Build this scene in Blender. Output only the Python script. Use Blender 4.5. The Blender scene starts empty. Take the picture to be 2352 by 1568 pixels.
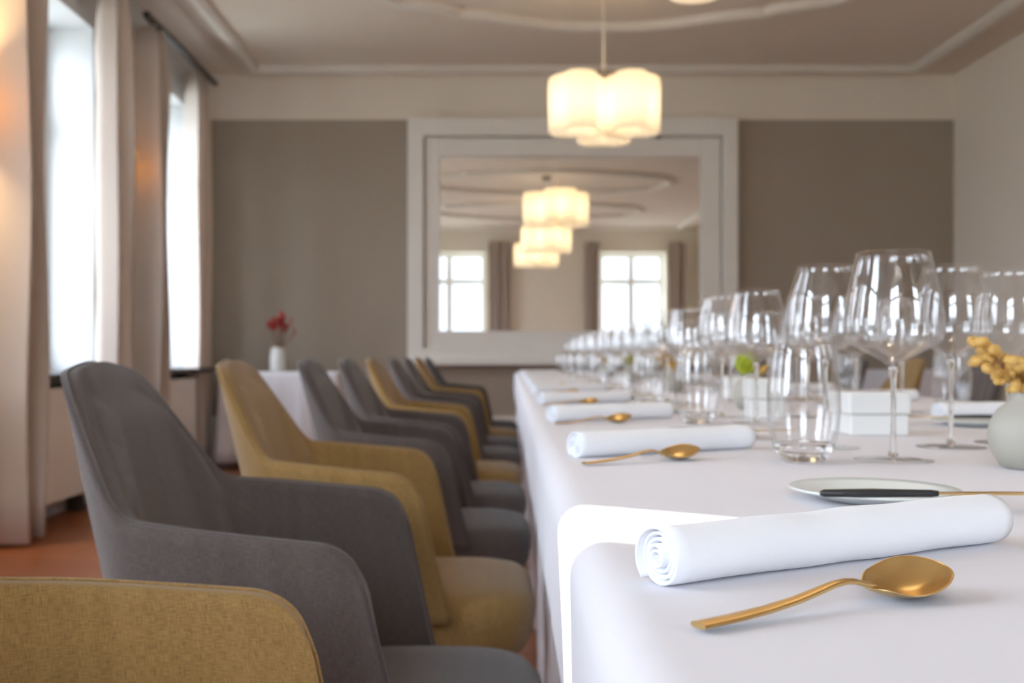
import bpy, math, random
from math import pi, sin, cos, sqrt, radians
from mathutils import Vector, Matrix, noise
random.seed(7)
SC = bpy.context.scene
COL = SC.collection

# ------------------------------------------------------------------ camera, world, sun, exposure
CAM_Z = 0.88
cam = bpy.data.cameras.new('camera'); cam_o = bpy.data.objects.new('camera', cam); COL.objects.link(cam_o)
cam_o.location = (0, 0, CAM_Z); cam_o.rotation_euler = (pi/2, 0, 0)
cam.sensor_width = 36; cam.lens = 36; cam.shift_x = 56/2352; cam.shift_y = 34/2352
cam.clip_start = 0.02; cam.clip_end = 200
cam.dof.use_dof = True; cam.dof.focus_distance = 0.60; cam.dof.aperture_fstop = 9.5
SC.camera = cam_o

w = bpy.data.worlds.new('world'); SC.world = w; w.use_nodes = True
bg = w.node_tree.nodes['Background']; bg.inputs[0].default_value = (0.75, 0.86, 1.0, 1)
_tc = w.node_tree.nodes.new('ShaderNodeTexCoord'); _sx = w.node_tree.nodes.new('ShaderNodeSeparateXYZ'); w.node_tree.links.new(_tc.outputs['Generated'], _sx.inputs[0])
_mr = w.node_tree.nodes.new('ShaderNodeMapRange'); _mr.interpolation_type = 'SMOOTHSTEP'      # hazy horizon, brighter sky above
_mr.inputs[1].default_value = 0.07; _mr.inputs[2].default_value = 0.24; _mr.inputs[3].default_value = 5.6; _mr.inputs[4].default_value = 16.0
_mr.inputs[1].default_value = 0.09
_dt = w.node_tree.nodes.new('ShaderNodeVectorMath'); _dt.operation = 'DOT_PRODUCT'; _dt.inputs[1].default_value = (-0.88, 0.48, 0.0)   # the sky is brighter on the sun's side
w.node_tree.links.new(_tc.outputs['Generated'], _dt.inputs[0])
_m2 = w.node_tree.nodes.new('ShaderNodeMapRange'); _m2.interpolation_type = 'SMOOTHSTEP'; _m2.inputs[1].default_value = -0.25; _m2.inputs[2].default_value = 0.4; _m2.inputs[3].default_value = 2.0; _m2.inputs[4].default_value = 9.0
w.node_tree.links.new(_dt.outputs['Value'], _m2.inputs[0]); w.node_tree.links.new(_m2.outputs[0], _mr.inputs[3])
w.node_tree.links.new(_sx.outputs['Z'], _mr.inputs[0]); w.node_tree.links.new(_mr.outputs[0], bg.inputs[1])

vs = SC.view_settings; vs.view_transform = 'Standard'; vs.look = 'None'; vs.gamma = 1; vs.use_curve_mapping = False
vs.exposure = 0.18
cy = SC.cycles
cy.use_denoising = True
cy.max_bounces = 14; cy.diffuse_bounces = 6; cy.glossy_bounces = 8; cy.transmission_bounces = 12; cy.transparent_max_bounces = 64
cy.sample_clamp_indirect = 6.0
cy.caustics_reflective = False; cy.caustics_refractive = True

def sun_beam(name, target, az, el, dist, cone, energy, rad):
    # low sun coming in from the window side; az = travel direction in the plan
    d = Vector((cos(az)*cos(el), sin(az)*cos(el), -sin(el)))
    L = bpy.data.lights.new(name, 'SPOT'); o = bpy.data.objects.new(name, L); COL.objects.link(o)
    L.energy = energy; L.spot_size = radians(cone); L.spot_blend = 0.05; L.shadow_soft_size = rad; L.color = (1.0, 0.95, 0.88)
    o.location = Vector(target) - d*dist; o.rotation_euler = d.to_track_quat('-Z', 'Y').to_euler()
AZ = math.atan2(-0.55, 1.0); EL = radians(30)
sun_beam('sun_beam', (0.015, 0.770, 0.76), AZ, EL, 12, 1.0, 52000, 0.04)

# ------------------------------------------------------------------ room numbers
XL, XR, YB, YF, ZC = -2.42, 4.05, 8.9, -2.07, 3.33      # left, right, far wall, wall behind camera, ceiling
HEAD, SILL = 2.89, 0.79
TILT = math.atan(49/2352)                                  # the table stands slightly askew in the room
TZ = 0.76
def T(u, v, z=TZ):
    return Vector((u*cos(TILT)+v*sin(TILT), -u*sin(TILT)+v*cos(TILT), z))

# ------------------------------------------------------------------ materials
def srgb(r, g, b):
    f = lambda c: (c/255/12.92 if c/255 <= 0.04045 else ((c/255+0.055)/1.055)**2.4)
    return (f(r), f(g), f(b), 1)
def mat(name, col, rough=0.6, metal=0.0, bump=None, var=None, sheen=0, spec=0.5, coord='Object', subs=0):
    m = bpy.data.materials.new(name); m.use_nodes = True; nt = m.node_tree; p = nt.nodes['Principled BSDF']
    p.inputs['Base Color'].default_value = col; p.inputs['Roughness'].default_value = rough; p.inputs['Metallic'].default_value = metal
    p.inputs['Specular IOR Level'].default_value = spec
    if sheen: p.inputs['Sheen Weight'].default_value = sheen
    tc = nt.nodes.new('ShaderNodeTexCoord')
    if var:
        n = nt.nodes.new('ShaderNodeTexNoise'); n.inputs['Scale'].default_value = var[0]; n.inputs['Detail'].default_value = 4
        nt.links.new(tc.outputs[coord], n.inputs['Vector'])
        mx = nt.nodes.new('ShaderNodeMix'); mx.data_type = 'RGBA'
        mx.inputs[6].default_value = tuple(c*(1-var[1]) for c in col[:3])+(1,); mx.inputs[7].default_value = tuple(min(1, c*(1+var[1])) for c in col[:3])+(1,)
        nt.links.new(n.outputs['Fac'], mx.inputs[0]); nt.links.new(mx.outputs[2], p.inputs['Base Color'])
    if bump:
        n = nt.nodes.new('ShaderNodeTexNoise'); n.inputs['Scale'].default_value = bump[0]; n.inputs['Detail'].default_value = 5
        nt.links.new(tc.outputs[coord], n.inputs['Vector'])
        b = nt.nodes.new('ShaderNodeBump'); b.inputs['Strength'].default_value = bump[1]; b.inputs['Distance'].default_value = bump[2]
        nt.links.new(n.outputs['Fac'], b.inputs['Height']); nt.links.new(b.outputs[0], p.inputs['Normal'])
    return m
def fabric(name, col, dark, contrast=1.0):
    m = bpy.data.materials.new(name); m.use_nodes = True; nt = m.node_tree; N = nt.nodes; Lk = nt.links; p = N['Principled BSDF']
    p.inputs['Roughness'].default_value = 0.95; p.inputs['Specular IOR Level'].default_value = 0.15; p.inputs['Sheen Weight'].default_value = 0.25
    p.inputs['Sheen Roughness'].default_value = 0.5
    uv = N.new('ShaderNodeUVMap')
    fac = []
    for sc in ((1400, 90, 1), (90, 1400, 1), (30, 3, 1)):
        mp = N.new('ShaderNodeMapping'); mp.inputs['Scale'].default_value = sc; Lk.new(uv.outputs[0], mp.inputs[0])
        n = N.new('ShaderNodeTexNoise'); n.inputs['Scale'].default_value = 1.0; n.inputs['Detail'].default_value = 2; Lk.new(mp.outputs[0], n.inputs['Vector'])
        fac.append(n.outputs['Fac'])
    a = N.new('ShaderNodeMath'); a.operation = 'ADD'; Lk.new(fac[0], a.inputs[0]); Lk.new(fac[1], a.inputs[1])
    a2 = N.new('ShaderNodeMath'); a2.operation = 'MULTIPLY_ADD'; a2.inputs[1].default_value = 0.35; Lk.new(fac[2], a2.inputs[0]); Lk.new(a.outputs[0], a2.inputs[2])
    mr = N.new('ShaderNodeMapRange'); mr.inputs[1].default_value = 0.85; mr.inputs[2].default_value = 1.5; Lk.new(a2.outputs[0], mr.inputs[0])
    mx = N.new('ShaderNodeMix'); mx.data_type = 'RGBA'; mx.inputs[6].default_value = dark; mx.inputs[7].default_value = col
    Lk.new(mr.outputs[0], mx.inputs[0]); Lk.new(mx.outputs[2], p.inputs['Base Color'])
    b = N.new('ShaderNodeBump'); b.inputs['Strength'].default_value = 0.5; b.inputs['Distance'].default_value = 0.0006
    Lk.new(a.outputs[0], b.inputs['Height']); Lk.new(b.outputs[0], p.inputs['Normal'])
    return m
def thin_glass(name, tint=(1, 1, 1, 1), f0=0.045):
    # a clear sheet: straight-through view plus the mirror reflection that grows towards grazing angles
    m = bpy.data.materials.new(name); m.use_nodes = True; nt = m.node_tree; N = nt.nodes; Lk = nt.links
    N.remove(N['Principled BSDF']); out = N['Material Output']
    geo = N.new('ShaderNodeNewGeometry'); dot = N.new('ShaderNodeVectorMath'); dot.operation = 'DOT_PRODUCT'
    Lk.new(geo.outputs['Incoming'], dot.inputs[0]); Lk.new(geo.outputs['Normal'], dot.inputs[1])
    ab = N.new('ShaderNodeMath'); ab.operation = 'ABSOLUTE'; Lk.new(dot.outputs['Value'], ab.inputs[0])
    om = N.new('ShaderNodeMath'); om.operation = 'SUBTRACT'; om.inputs[0].default_value = 1; om.use_clamp = True; Lk.new(ab.outputs[0], om.inputs[1])
    pw = N.new('ShaderNodeMath'); pw.operation = 'POWER'; pw.inputs[1].default_value = 5; Lk.new(om.outputs[0], pw.inputs[0])
    ma = N.new('ShaderNodeMath'); ma.operation = 'MULTIPLY_ADD'; ma.inputs[1].default_value = 1-f0; ma.inputs[2].default_value = f0; Lk.new(pw.outputs[0], ma.inputs[0])
    t = N.new('ShaderNodeBsdfTransparent'); t.inputs[0].default_value = tint
    g = N.new('ShaderNodeBsdfGlossy'); g.inputs['Roughness'].default_value = 0.0
    ms = N.new('ShaderNodeMixShader'); Lk.new(ma.outputs[0], ms.inputs[0]); Lk.new(t.outputs[0], ms.inputs[1]); Lk.new(g.outputs[0], ms.inputs[2])
    Lk.new(ms.outputs[0], out.inputs[0]); return m
def solid_glass(name):
    m = bpy.data.materials.new(name); m.use_nodes = True; nt = m.node_tree
    nt.nodes.remove(nt.nodes['Principled BSDF']); g = nt.nodes.new('ShaderNodeBsdfGlass'); g.inputs['Roughness'].default_value = 0; g.inputs['IOR'].default_value = 1.5
    nt.links.new(g.outputs[0], nt.nodes['Material Output'].inputs[0]); return m
def emis(name, col, s):
    m = bpy.data.materials.new(name); m.use_nodes = True; p = m.node_tree.nodes['Principled BSDF']
    p.inputs['Base Color'].default_value = col; p.inputs['Emission Color'].default_value = col; p.inputs['Emission Strength'].default_value = s; return m
def translucent(name, col, fac, glow=None, var=False):
    m = bpy.data.materials.new(name); m.use_nodes = True; nt = m.node_tree; N = nt.nodes; Lk = nt.links
    p = N['Principled BSDF']; p.inputs['Base Color'].default_value = col; p.inputs['Roughness'].default_value = 0.7; p.inputs['Specular IOR Level'].default_value = 0.2
    if glow: p.inputs['Emission Color'].default_value = glow[0]; p.inputs['Emission Strength'].default_value = glow[1]
    t = N.new('ShaderNodeBsdfTranslucent'); t.inputs[0].default_value = col
    ms = N.new('ShaderNodeMixShader'); ms.inputs[0].default_value = fac
    Lk.new(p.outputs[0], ms.inputs[1]); Lk.new(t.outputs[0], ms.inputs[2]); Lk.new(ms.outputs[0], N['Material Output'].inputs[0]); return m

M = {}
M['cream'] = mat('cream_paint', srgb(236, 227, 214), 0.85, bump=(60, 0.1, 0.002))
M['taupe'] = mat('taupe_wallpaper', srgb(166, 154, 140), 0.9, bump=(300, 0.15, 0.001), var=(3, 0.03))
M['ceil'] = mat('ceiling_paint', srgb(224, 210, 196), 0.9)
M['mould'] = mat('plaster_moulding', srgb(226, 218, 208), 0.7)
M['white'] = mat('white_lacquer', srgb(240, 237, 231), 0.45)
M['reveal'] = mat('white_reveal_paint', srgb(206, 207, 208), 0.7)
M['lightened_wall'] = mat('lightened_cream_paint', srgb(242, 236, 222), 0.85)  # cream lightened to make up for the weak light on the rear wall
M['sill'] = mat('dark_stone_sill', srgb(70, 66, 62), 0.5)
M['cloth'] = mat('white_linen', srgb(220, 217, 221), 0.9, bump=(7, 0.12, 0.02), sheen=0.1, spec=0.2)
M['napkin'] = mat('white_napkin', srgb(238, 240, 244), 0.92, bump=(900, 0.25, 0.0006), sheen=0.15, spec=0.2)
M['grey'] = fabric('grey_weave', srgb(97, 87, 82), srgb(66, 57, 53))
M['mustard'] = fabric('mustard_weave', srgb(160, 128, 78), srgb(114, 86, 46))
M['charcoal'] = fabric('charcoal_weave', srgb(78, 72, 72), srgb(52, 48, 48))
M['gold'] = mat('brushed_gold', srgb(218, 186, 128), 0.32, 1.0, bump=(400, 0.03, 0.0005))
M['black'] = mat('black_handle', srgb(38, 38, 40), 0.4)
M['porcelain'] = mat('white_porcelain', srgb(232, 232, 228), 0.25)
M['plate'] = mat('plate_porcelain', srgb(222, 226, 222), 0.18)
M['sage'] = mat('sage_stoneware', srgb(174, 170, 158), 0.6, var=(25, 0.04))
M['wood'] = mat('oak_leg', srgb(150, 104, 66), 0.5, var=(20, 0.15))
M['curtain'] = translucent('curtain_cloth', srgb(226, 214, 204), 0.22)
M['rod'] = mat('dark_rail', srgb(64, 58, 52), 0.4)
M['brass'] = mat('brass', srgb(170, 130, 70), 0.35, 1.0)
M['green'] = mat('green_petals', srgb(158, 168, 34), 0.7, var=(80, 0.2))
M['yellow'] = mat('yellow_berries', srgb(206, 164, 88), 0.6, var=(120, 0.18))
M['leaf'] = mat('dark_leaf', srgb(96, 92, 48), 0.6)
M['stalk'] = mat('brown_stalk', srgb(120, 86, 60), 0.7)
M['redfl'] = mat('red_blossom', srgb(166, 52, 48), 0.7, var=(60, 0.15))
M['glass'] = thin_glass('wine_glass_bowl', f0=0.075); M['pane'] = thin_glass('window_glass', f0=0.04)
M['sglass'] = solid_glass('clear_glass')
M['shade'] = translucent('frosted_shade', srgb(246, 240, 228), 0.7, (srgb(255, 234, 204), 0.12))
M['sconce'] = translucent('sconce_shade', srgb(250, 225, 180), 0.7, (srgb(255, 200, 130), 2.0))
M['canopy'] = mat('satin_nickel', srgb(150, 140, 128), 0.4, 0.8)
M['mirror'] = mat('mirror_silver', (0.93, 0.93, 0.91, 1), 0.0, 1.0)
M['bulb'] = emis('lit_bulb', srgb(255, 232, 190), 30)

def wood_floor():
    m = bpy.data.materials.new('parquet'); m.use_nodes = True; nt = m.node_tree; N = nt.nodes; Lk = nt.links; p = N['Principled BSDF']
    tc = N.new('ShaderNodeTexCoord')
    mp = N.new('ShaderNodeMapping'); mp.inputs['Rotation'].default_value = (0, 0, radians(12)); Lk.new(tc.outputs['Object'], mp.inputs[0])
    br = N.new('ShaderNodeTexBrick'); br.inputs['Scale'].default_value = 1; br.inputs['Brick Width'].default_value = 1.1; br.inputs['Row Height'].default_value = 0.12
    br.inputs['Mortar Size'].default_value = 0.0015; br.inputs['Color1'].default_value = srgb(172, 112, 78); br.inputs['Color2'].default_value = srgb(150, 94, 64); br.inputs['Mortar'].default_value = srgb(60, 34, 22)
    Lk.new(mp.outputs[0], br.inputs['Vector'])
    m2 = N.new('ShaderNodeMapping'); m2.inputs['Scale'].default_value = (2, 30, 1); Lk.new(mp.outputs[0], m2.inputs[0])
    n = N.new('ShaderNodeTexNoise'); n.inputs['Detail'].default_value = 6; Lk.new(m2.outputs[0], n.inputs['Vector'])
    mx = N.new('ShaderNodeMix'); mx.data_type = 'RGBA'; mx.blend_type = 'MULTIPLY'; mx.inputs[0].default_value = 0.5
    cr = N.new('ShaderNodeValToRGB'); cr.color_ramp.elements[0].color = (0.55, 0.5, 0.46, 1); cr.color_ramp.elements[1].color = (1.2, 1.15, 1.1, 1); Lk.new(n.outputs['Fac'], cr.inputs[0])
    Lk.new(br.outputs['Color'], mx.inputs[6]); Lk.new(cr.outputs[0], mx.inputs[7]); Lk.new(mx.outputs[2], p.inputs['Base Color'])
    p.inputs['Roughness'].default_value = 0.35; return m
M['floor'] = wood_floor()

# ------------------------------------------------------------------ mesh helpers
class MB:
    def __init__(s): s.v = []; s.f = []; s.uv = {}; s.mi = []
    def add(s, vs_, fs, mi=0):
        b = len(s.v); s.v += [tuple(p) for p in vs_]
        for f in fs: s.f.append(tuple(i+b for i in f)); s.mi.append(mi)
    def box(s, x0, x1, y0, y1, z0, z1, mi=0, mtx=None):
        P = [Vector(p) for p in ((x0,y0,z0),(x1,y0,z0),(x1,y1,z0),(x0,y1,z0),(x0,y0,z1),(x1,y0,z1),(x1,y1,z1),(x0,y1,z1))]
        if mtx: P = [mtx @ p for p in P]
        s.add(P, [(0,3,2,1),(4,5,6,7),(0,1,5,4),(1,2,6,5),(2,3,7,6),(3,0,4,7)], mi)
    def lathe(s, prof, n=40, c=(0,0,0), close=True, mi=0, mod=None):
        # prof: (r, z) from the axis round to the axis
        vs_ = []; fs = []; rings = []
        for r, z in prof:
            if r < 1e-6: rings.append([len(vs_)]); vs_.append((c[0], c[1], c[2]+z))
            else:
                ring = []
                for i in range(n):
                    a = 2*pi*i/n; rr = r*(mod(a, z) if mod else 1)
                    ring.append(len(vs_)); vs_.append((c[0]+rr*cos(a), c[1]+rr*sin(a), c[2]+z))
                rings.append(ring)
        pairs = list(zip(rings, rings[1:])) + ([(rings[-1], rings[0])] if close and len(rings[0]) > 1 and len(rings[-1]) > 1 else [])
        for A, B in pairs:
            for i in range(n):
                j = (i+1) % n
                if len(A) == 1 and len(B) == 1: continue
                if len(A) == 1: fs.append((A[0], B[j], B[i]))
                elif len(B) == 1: fs.append((A[i], A[j], B[0]))
                else: fs.append((A[i], A[j], B[j], B[i]))
        s.add(vs_, fs, mi)
    def tube(s, pts, r, n=8, closed=False, cap=True):
        pts = [Vector(p) for p in pts]; k = len(pts); vs_ = []; fs = []
        R = r if isinstance(r, (list, tuple)) else [r]*k
        up = Vector((0, 0, 1)); prev = None
        for i, p in enumerate(pts):
            if closed: d = (pts[(i+1) % k]-pts[i-1]).normalized()
            else: d = (pts[min(i+1, k-1)]-pts[max(i-1, 0)]).normalized()
            a = (prev - d*prev.dot(d)) if prev else (up - d*up.dot(d))
            if a.length < 1e-4: a = Vector((1, 0, 0)) - d*d.x
            a.normalize(); b = d.cross(a); prev = a
            for j in range(n):
                t = 2*pi*j/n; vs_.append(p + (a*cos(t)+b*sin(t))*R[i])
        for i in range(k if closed else k-1):
            for j in range(n):
                i2 = (i+1) % k; fs.append((i*n+j, i*n+(j+1) % n, i2*n+(j+1) % n, i2*n+j))
        if cap and not closed: fs.append(tuple(range(n))[::-1]); fs.append(tuple((k-1)*n+j for j in range(n)))
        s.add(vs_, fs)
    def ball(s, c, r, n=10, m=6, squash=1.0):
        s.lathe([(r*sin(pi*i/m) if 0 < i < m else 0, -r*squash*cos(pi*i/m)) for i in range(m+1)], n, c, close=False)
    def build(s, name, m, parent=None, smooth=True, loc=None, sub=0, bevel=0, uvs=None):
        me = bpy.data.meshes.new(name); me.from_pydata(s.v, [], s.f)
        for mm in (m if isinstance(m, (list, tuple)) else [m]): me.materials.append(mm)
        if any(s.mi): me.polygons.foreach_set('material_index', s.mi)
        if uvs:
            ul = me.uv_layers.new(name='UVMap')
            for lp in me.loops: ul.data[lp.index].uv = uvs[lp.vertex_index]
        me.validate(); me.update()
        if smooth:
            me.polygons.foreach_set('use_smooth', [True]*len(me.polygons)); 
        o = bpy.data.objects.new(name, me); COL.objects.link(o)
        if parent: o.parent = parent
        if loc is not None: o.location = loc
        if bevel:
            b = o.modifiers.new('bevel', 'BEVEL'); b.width = bevel; b.segments = 3; b.limit_method = 'ANGLE'
        if sub:
            b = o.modifiers.new('sub', 'SUBSURF'); b.levels = sub; b.render_levels = sub
        return o
def sharp(o, ang=35):
    me = o.data
    try: me.set_sharp_from_angle(angle=radians(ang))
    except Exception: pass
    return o
def empty(name, loc=(0,0,0), rz=0):
    o = bpy.data.objects.new(name, None); COL.objects.link(o); o.location = loc; o.rotation_euler = (0, 0, rz); o.empty_display_size = 0.05; return o
def tag(o, label, cat, group=None, kind=None):
    o['label'] = label; o['category'] = cat
    if group: o['group'] = group
    if kind: o['kind'] = kind
    return o
KIDS = {}
def dup(root, loc, rz=0):
    def cp(o, par):
        c = o.copy(); COL.objects.link(c); c.parent = par
        for k in [x for x in ALL if x.parent == o]: cp(k, c)
        return c
    ALL = list(root.children_recursive)
    r = cp(root, None); r.location = loc; r.rotation_euler = (0, 0, rz); return r
def struct(o, label=None):
    o['kind'] = 'structure'
    if label: o['label'] = label
    return o

# ------------------------------------------------------------------ room shell
b = MB(); b.box(XL-0.5, XR+0.4, YF-0.5, YB+0.4, -0.1, 0); struct(b.build('floor', M['floor'], smooth=False), 'reddish brown wooden floor under the chairs')
b = MB(); b.box(XL-0.5, XR+0.4, YF-0.5, YB+0.4, ZC, ZC+0.1); struct(b.build('ceiling', M['ceil'], smooth=False), 'warm grey ceiling with plaster mouldings')
b = MB()
BAND = 2.935
b.box(XL, XR, YB, YB+0.2, BAND, ZC, 0); b.box(XL, XR, YB, YB+0.2, 0, BAND, 1)
struct(b.build('wall_back', [M['cream'], M['taupe']], smooth=False), 'far wall with cream band above taupe wallpaper')
b = MB(); b.box(XR, XR+0.3, YF-0.4, YB+0.2, 0, ZC); struct(b.build('wall_right', M['cream'], smooth=False), 'plain cream wall on the right')
WT = 0.40
LW = [(-0.45, 0.73), (1.50, 2.70), (3.15, 4.33), (5.10, 6.28), (7.12, 8.24)]  # first opening is an added unseen window, for more light near the camera
b = MB(); ys = YF-0.4
for (a, c) in LW:
    b.box(XL-WT, XL, ys, a, 0, ZC); b.box(XL-WT, XL, a, c, 0, SILL-0.03); b.box(XL-WT, XL, a, c, HEAD, ZC); ys = c
b.box(XL-WT, XL, ys, YB+0.2, 0, ZC)
struct(b.build('wall_left', M['reveal'], smooth=False), 'window wall on the left with deep white reveals')
BW = [(-1.46, -0.04), (2.18, 3.44)]
b = MB(); xs = XL-WT
for (a, c) in BW:
    b.box(xs, a, YF-WT, YF, 0, ZC); b.box(a, c, YF-WT, YF, 0, SILL-0.03); b.box(a, c, YF-WT, YF, HEAD, ZC); xs = c
b.box(xs, XR+0.3, YF-WT, YF, 0, ZC)
struct(b.build('wall_front', M['lightened_wall'], smooth=False), 'wall behind the viewer, seen in the mirror')

def window(n, along_y, a, c, plane, side):
    # local: s along the wall, outward offset d
    root = empty('window_%d' % n, ((plane+0, (a+c)/2, SILL) if along_y else ((a+c)/2, plane, SILL)))
    off = Vector(root.location)
    def bx(mb, s0, s1, d0, d1, z0, z1):
        if along_y: mb.box(plane+d0-off.x, plane+d1-off.x, s0-off.y, s1-off.y, z0-off.z, z1-off.z)
        else: mb.box(s0-off.x, s1-off.x, plane+d0-off.y, plane+d1-off.y, z0-off.z, z1-off.z)
    f = MB(); fw = 0.07; m_ = (a+c)/2; TR = 2.34
    bx(f, a, a+fw, -0.04, 0.04, SILL, HEAD); bx(f, c-fw, c, -0.04, 0.04, SILL, HEAD)
    bx(f, a+fw, c-fw, -0.04, 0.04, HEAD-fw, HEAD); bx(f, a+fw, c-fw, -0.04, 0.04, SILL, SILL+fw)
    bx(f, m_-0.05, m_+0.05, -0.035, 0.035, SILL+fw, HEAD-fw); bx(f, a+fw, m_-0.05, -0.035, 0.035, TR-0.045, TR+0.045); bx(f, m_+0.05, c-fw, -0.035, 0.035, TR-0.045, TR+0.045)
    f.build('window_frame', M['white'], root, smooth=False)
    g = MB(); bx(g, a+fw, c-fw, -0.003, 0.003, SILL+fw, HEAD-fw); g.build('pane', M['pane'], root, smooth=False)
    s_ = MB()
    if along_y: bx(s_, a-0.05, c+0.05, 0.04, 0.55, SILL-0.03, SILL)
    else: bx(s_, a-0.05, c+0.05, 0.04, 0.42, SILL-0.03, SILL)
    s_.build('window_sill', M['sill'], root, smooth=False)
    struct(root, 'tall white casement window with a crossbar')
for i, (a, c) in enumerate(LW): window(i+1, True, a, c, XL-0.33, 1)
for i, (a, c) in enumerate(BW): window(i+5, False, a, c, YF-0.33, 1)
# daylight portals in the window openings
def portal(loc, rot, sx, sy):
    L = bpy.data.lights.new('portal', 'AREA'); L.shape = 'RECTANGLE'; L.size = sx; L.size_y = sy; L.cycles.is_portal = True
    o = bpy.data.objects.new('window_portal', L); COL.objects.link(o); o.location = loc; o.rotation_euler = rot
for (a, c) in LW: portal((XL-0.42, (a+c)/2, (HEAD+SILL)/2), (0, -pi/2, 0), HEAD-SILL, c-a)
for (a, c) in BW: portal(((a+c)/2, YF-0.42, (HEAD+SILL)/2), (pi/2, 0, 0), c-a, HEAD-SILL)
# the ground outside
b = MB(); b.box(-40, XL-WT-0.3, -40, 40, -0.6, -0.5); b.box(XL-WT-0.3, 40, -40, YF-WT-0.3, -0.6, -0.5)
struct(b.build('ground', mat('pale_gravel', srgb(170, 170, 160), 0.9), smooth=False))

# baseboards
b = MB(); b.box(XL, XR, YB-0.03, YB, 0, 0.33); b.box(XL, XR, YB-0.045, YB, 0.33, 0.36)
struct(b.build('baseboard_back', M['white'], smooth=False), 'tall white baseboard under the mirror wall')
b = MB(); b.box(XR-0.03, XR, YF, YB-0.05, 0, 0.33); struct(b.build('baseboard_right', M['white'], smooth=False))

# plaster frame moulding on the ceiling
def ring_profile(path, prof, name, closed=True):
    # sweeps a small section along a plan outline hanging under the ceiling
    k = len(path); vs_ = []; fs = []; n = len(prof)
    for i in range(k):
        p0 = Vector(path[i-1]); p1 = Vector(path[i]); p2 = Vector(path[(i+1) % k])
        d1 = (p1-p0).normalized(); d2 = (p2-p1).normalized(); t = (d1+d2).normalized()
        nrm = Vector((-t.y, t.x)); sc = 1/max(0.5, abs(nrm.dot(Vector((-d1.y, d1.x)))))
        for (o_, z) in prof: vs_.append((p1.x+nrm.x*o_*sc, p1.y+nrm.y*o_*sc, ZC+z))
    for i in range(k):
        i2 = (i+1) % k
        for j in range(n): fs.append((i*n+j, i*n+(j+1) % n, i2*n+(j+1) % n, i2*n+j))
    mb = MB(); mb.add(vs_, fs); return mb
X0, X1, Y0_, Y1_ = XL+0.44, XR-0.42, YF+0.42, YB-0.23
prof = [(-0.062, 0.01), (-0.062, -0.02), (-0.03, -0.055), (0.025, -0.055), (0.055, -0.035), (0.062, 0.01)]
mb = ring_profile([(X0, Y0_), (X1, Y0_), (X1, Y1_), (X0, Y1_)], prof, 'trim')
struct(mb.build('trim_1', M['mould'], smooth=False), 'rectangular plaster frame moulding round the ceiling')
def rosette(cx, cy_, a, b_, n, idx):
    # ogee-lobed oval outline: bulging lobes that meet in small corners
    half = [(0.0, 1.0), (0.13, 0.995), (0.25, 0.955), (0.38, 0.87), (0.50, 0.785), (0.60, 0.745), (0.645, 0.735), (0.665, 0.675), (0.72, 0.625), (0.80, 0.565), (0.865, 0.535), (0.885, 0.48), (0.93, 0.37), (0.97, 0.2), (1.0, 0.0)]
    q = [(x, y) for x, y in half]
    pts = q + [(x, -y) for x, y in q[::-1][1:]] + [(-x, -y) for x, y in q[1:]] + [(-x, y) for x, y in q[::-1][1:-1]]
    P = [Vector((cx+x*a, cy_+y*b_)) for x, y in pts][::-1]
    Q = []
    for i in range(len(P)):
        for t in (0, 0.5):
            p0, p1, p2, p3 = P[i-1], P[i], P[(i+1) % len(P)], P[(i+2) % len(P)]
            Q.append(0.5*((2*p1)+(p2-p0)*t+(2*p0-5*p1+4*p2-p3)*t*t+(3*p1-p0-3*p2+p3)*t**3))
    pr = [(-0.075, 0.01), (-0.075, -0.025), (-0.03, -0.055), (0.03, -0.055), (0.075, -0.025), (0.075, 0.01)]
    struct(ring_profile(Q, pr, 'trim').build('trim_%d' % (idx), M['mould']), 'wavy oval plaster moulding on the ceiling')
rosette(0.88, 6.42, 1.72, 1.15, 0, 2)
rosette(0.85, 3.35, 1.72, 0.95, 0, 3)
rosette(0.85, 0.55, 1.72, 0.95, 0, 4)

# ------------------------------------------------------------------ mirror on the far wall, with its casing
def pxX(px, Y): return (px-1120)*Y/2352
def pxZ(py, Y): return CAM_Z-(py-818)*Y/2352
def rect_frame(mb, x0, x1, z0, z1, wl, wr, wt, wb, y0, y1):
    mb.box(x0, x0+wl, y0, y1, z0, z1); mb.box(x1-wr, x1, y0, y1, z0, z1)
    mb.box(x0+wl, x1-wr, y0, y1, z1-wt, z1); mb.box(x0+wl, x1-wr, y0, y1, z0, z0+wb)
yf = YB-0.05
ox0, ox1, oz0, oz1 = pxX(938, YB), pxX(1690, YB), pxZ(830, YB), pxZ(275, YB)
ix0, ix1, iz0, iz1 = pxX(974, YB), pxX(1655, YB), pxZ(800, YB), pxZ(316, YB)
b = MB(); rect_frame(b, ox0, ox1, oz0, oz1, ix0-ox0, ox1-ix1, oz1-iz1, iz0-oz0, YB-0.09, YB)
b.box(ox0-0.02, ox1+0.02, YB-0.12, YB, oz0-0.03, oz0+0.03)
struct(b.build('trim_5', M['white'], smooth=False, bevel=0.006), 'wide white casing of the niche around the mirror')
root = empty('wall_mirror', (0, YB, 0)); tag(root, 'large landscape mirror in a white frame on the far wall', 'mirror')
gx0, gx1, gz0, gz1 = pxX(1010, YB), pxX(1606, YB), pxZ(760, YB), pxZ(362, YB)
b = MB(); rect_frame(b, ix0+0.012, ix1-0.012, iz0, iz1-0.012, gx0-ix0-0.012, ix1-gx1-0.012, iz1-gz1-0.012, gz0-iz0, -0.06, 0)
b.build('mirror_frame', M['white'], root, smooth=False, bevel=0.008)
b = MB(); b.box(gx0, gx1, -0.035, -0.02, gz0, gz1); b.build('mirror_glass', M['mirror'], root, smooth=False)
b = MB(); b.ball((ix1-0.55, -0.07, iz1-0.01), 0.018); 
o = b.build('picture_hook', M['rod'], root)

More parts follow.
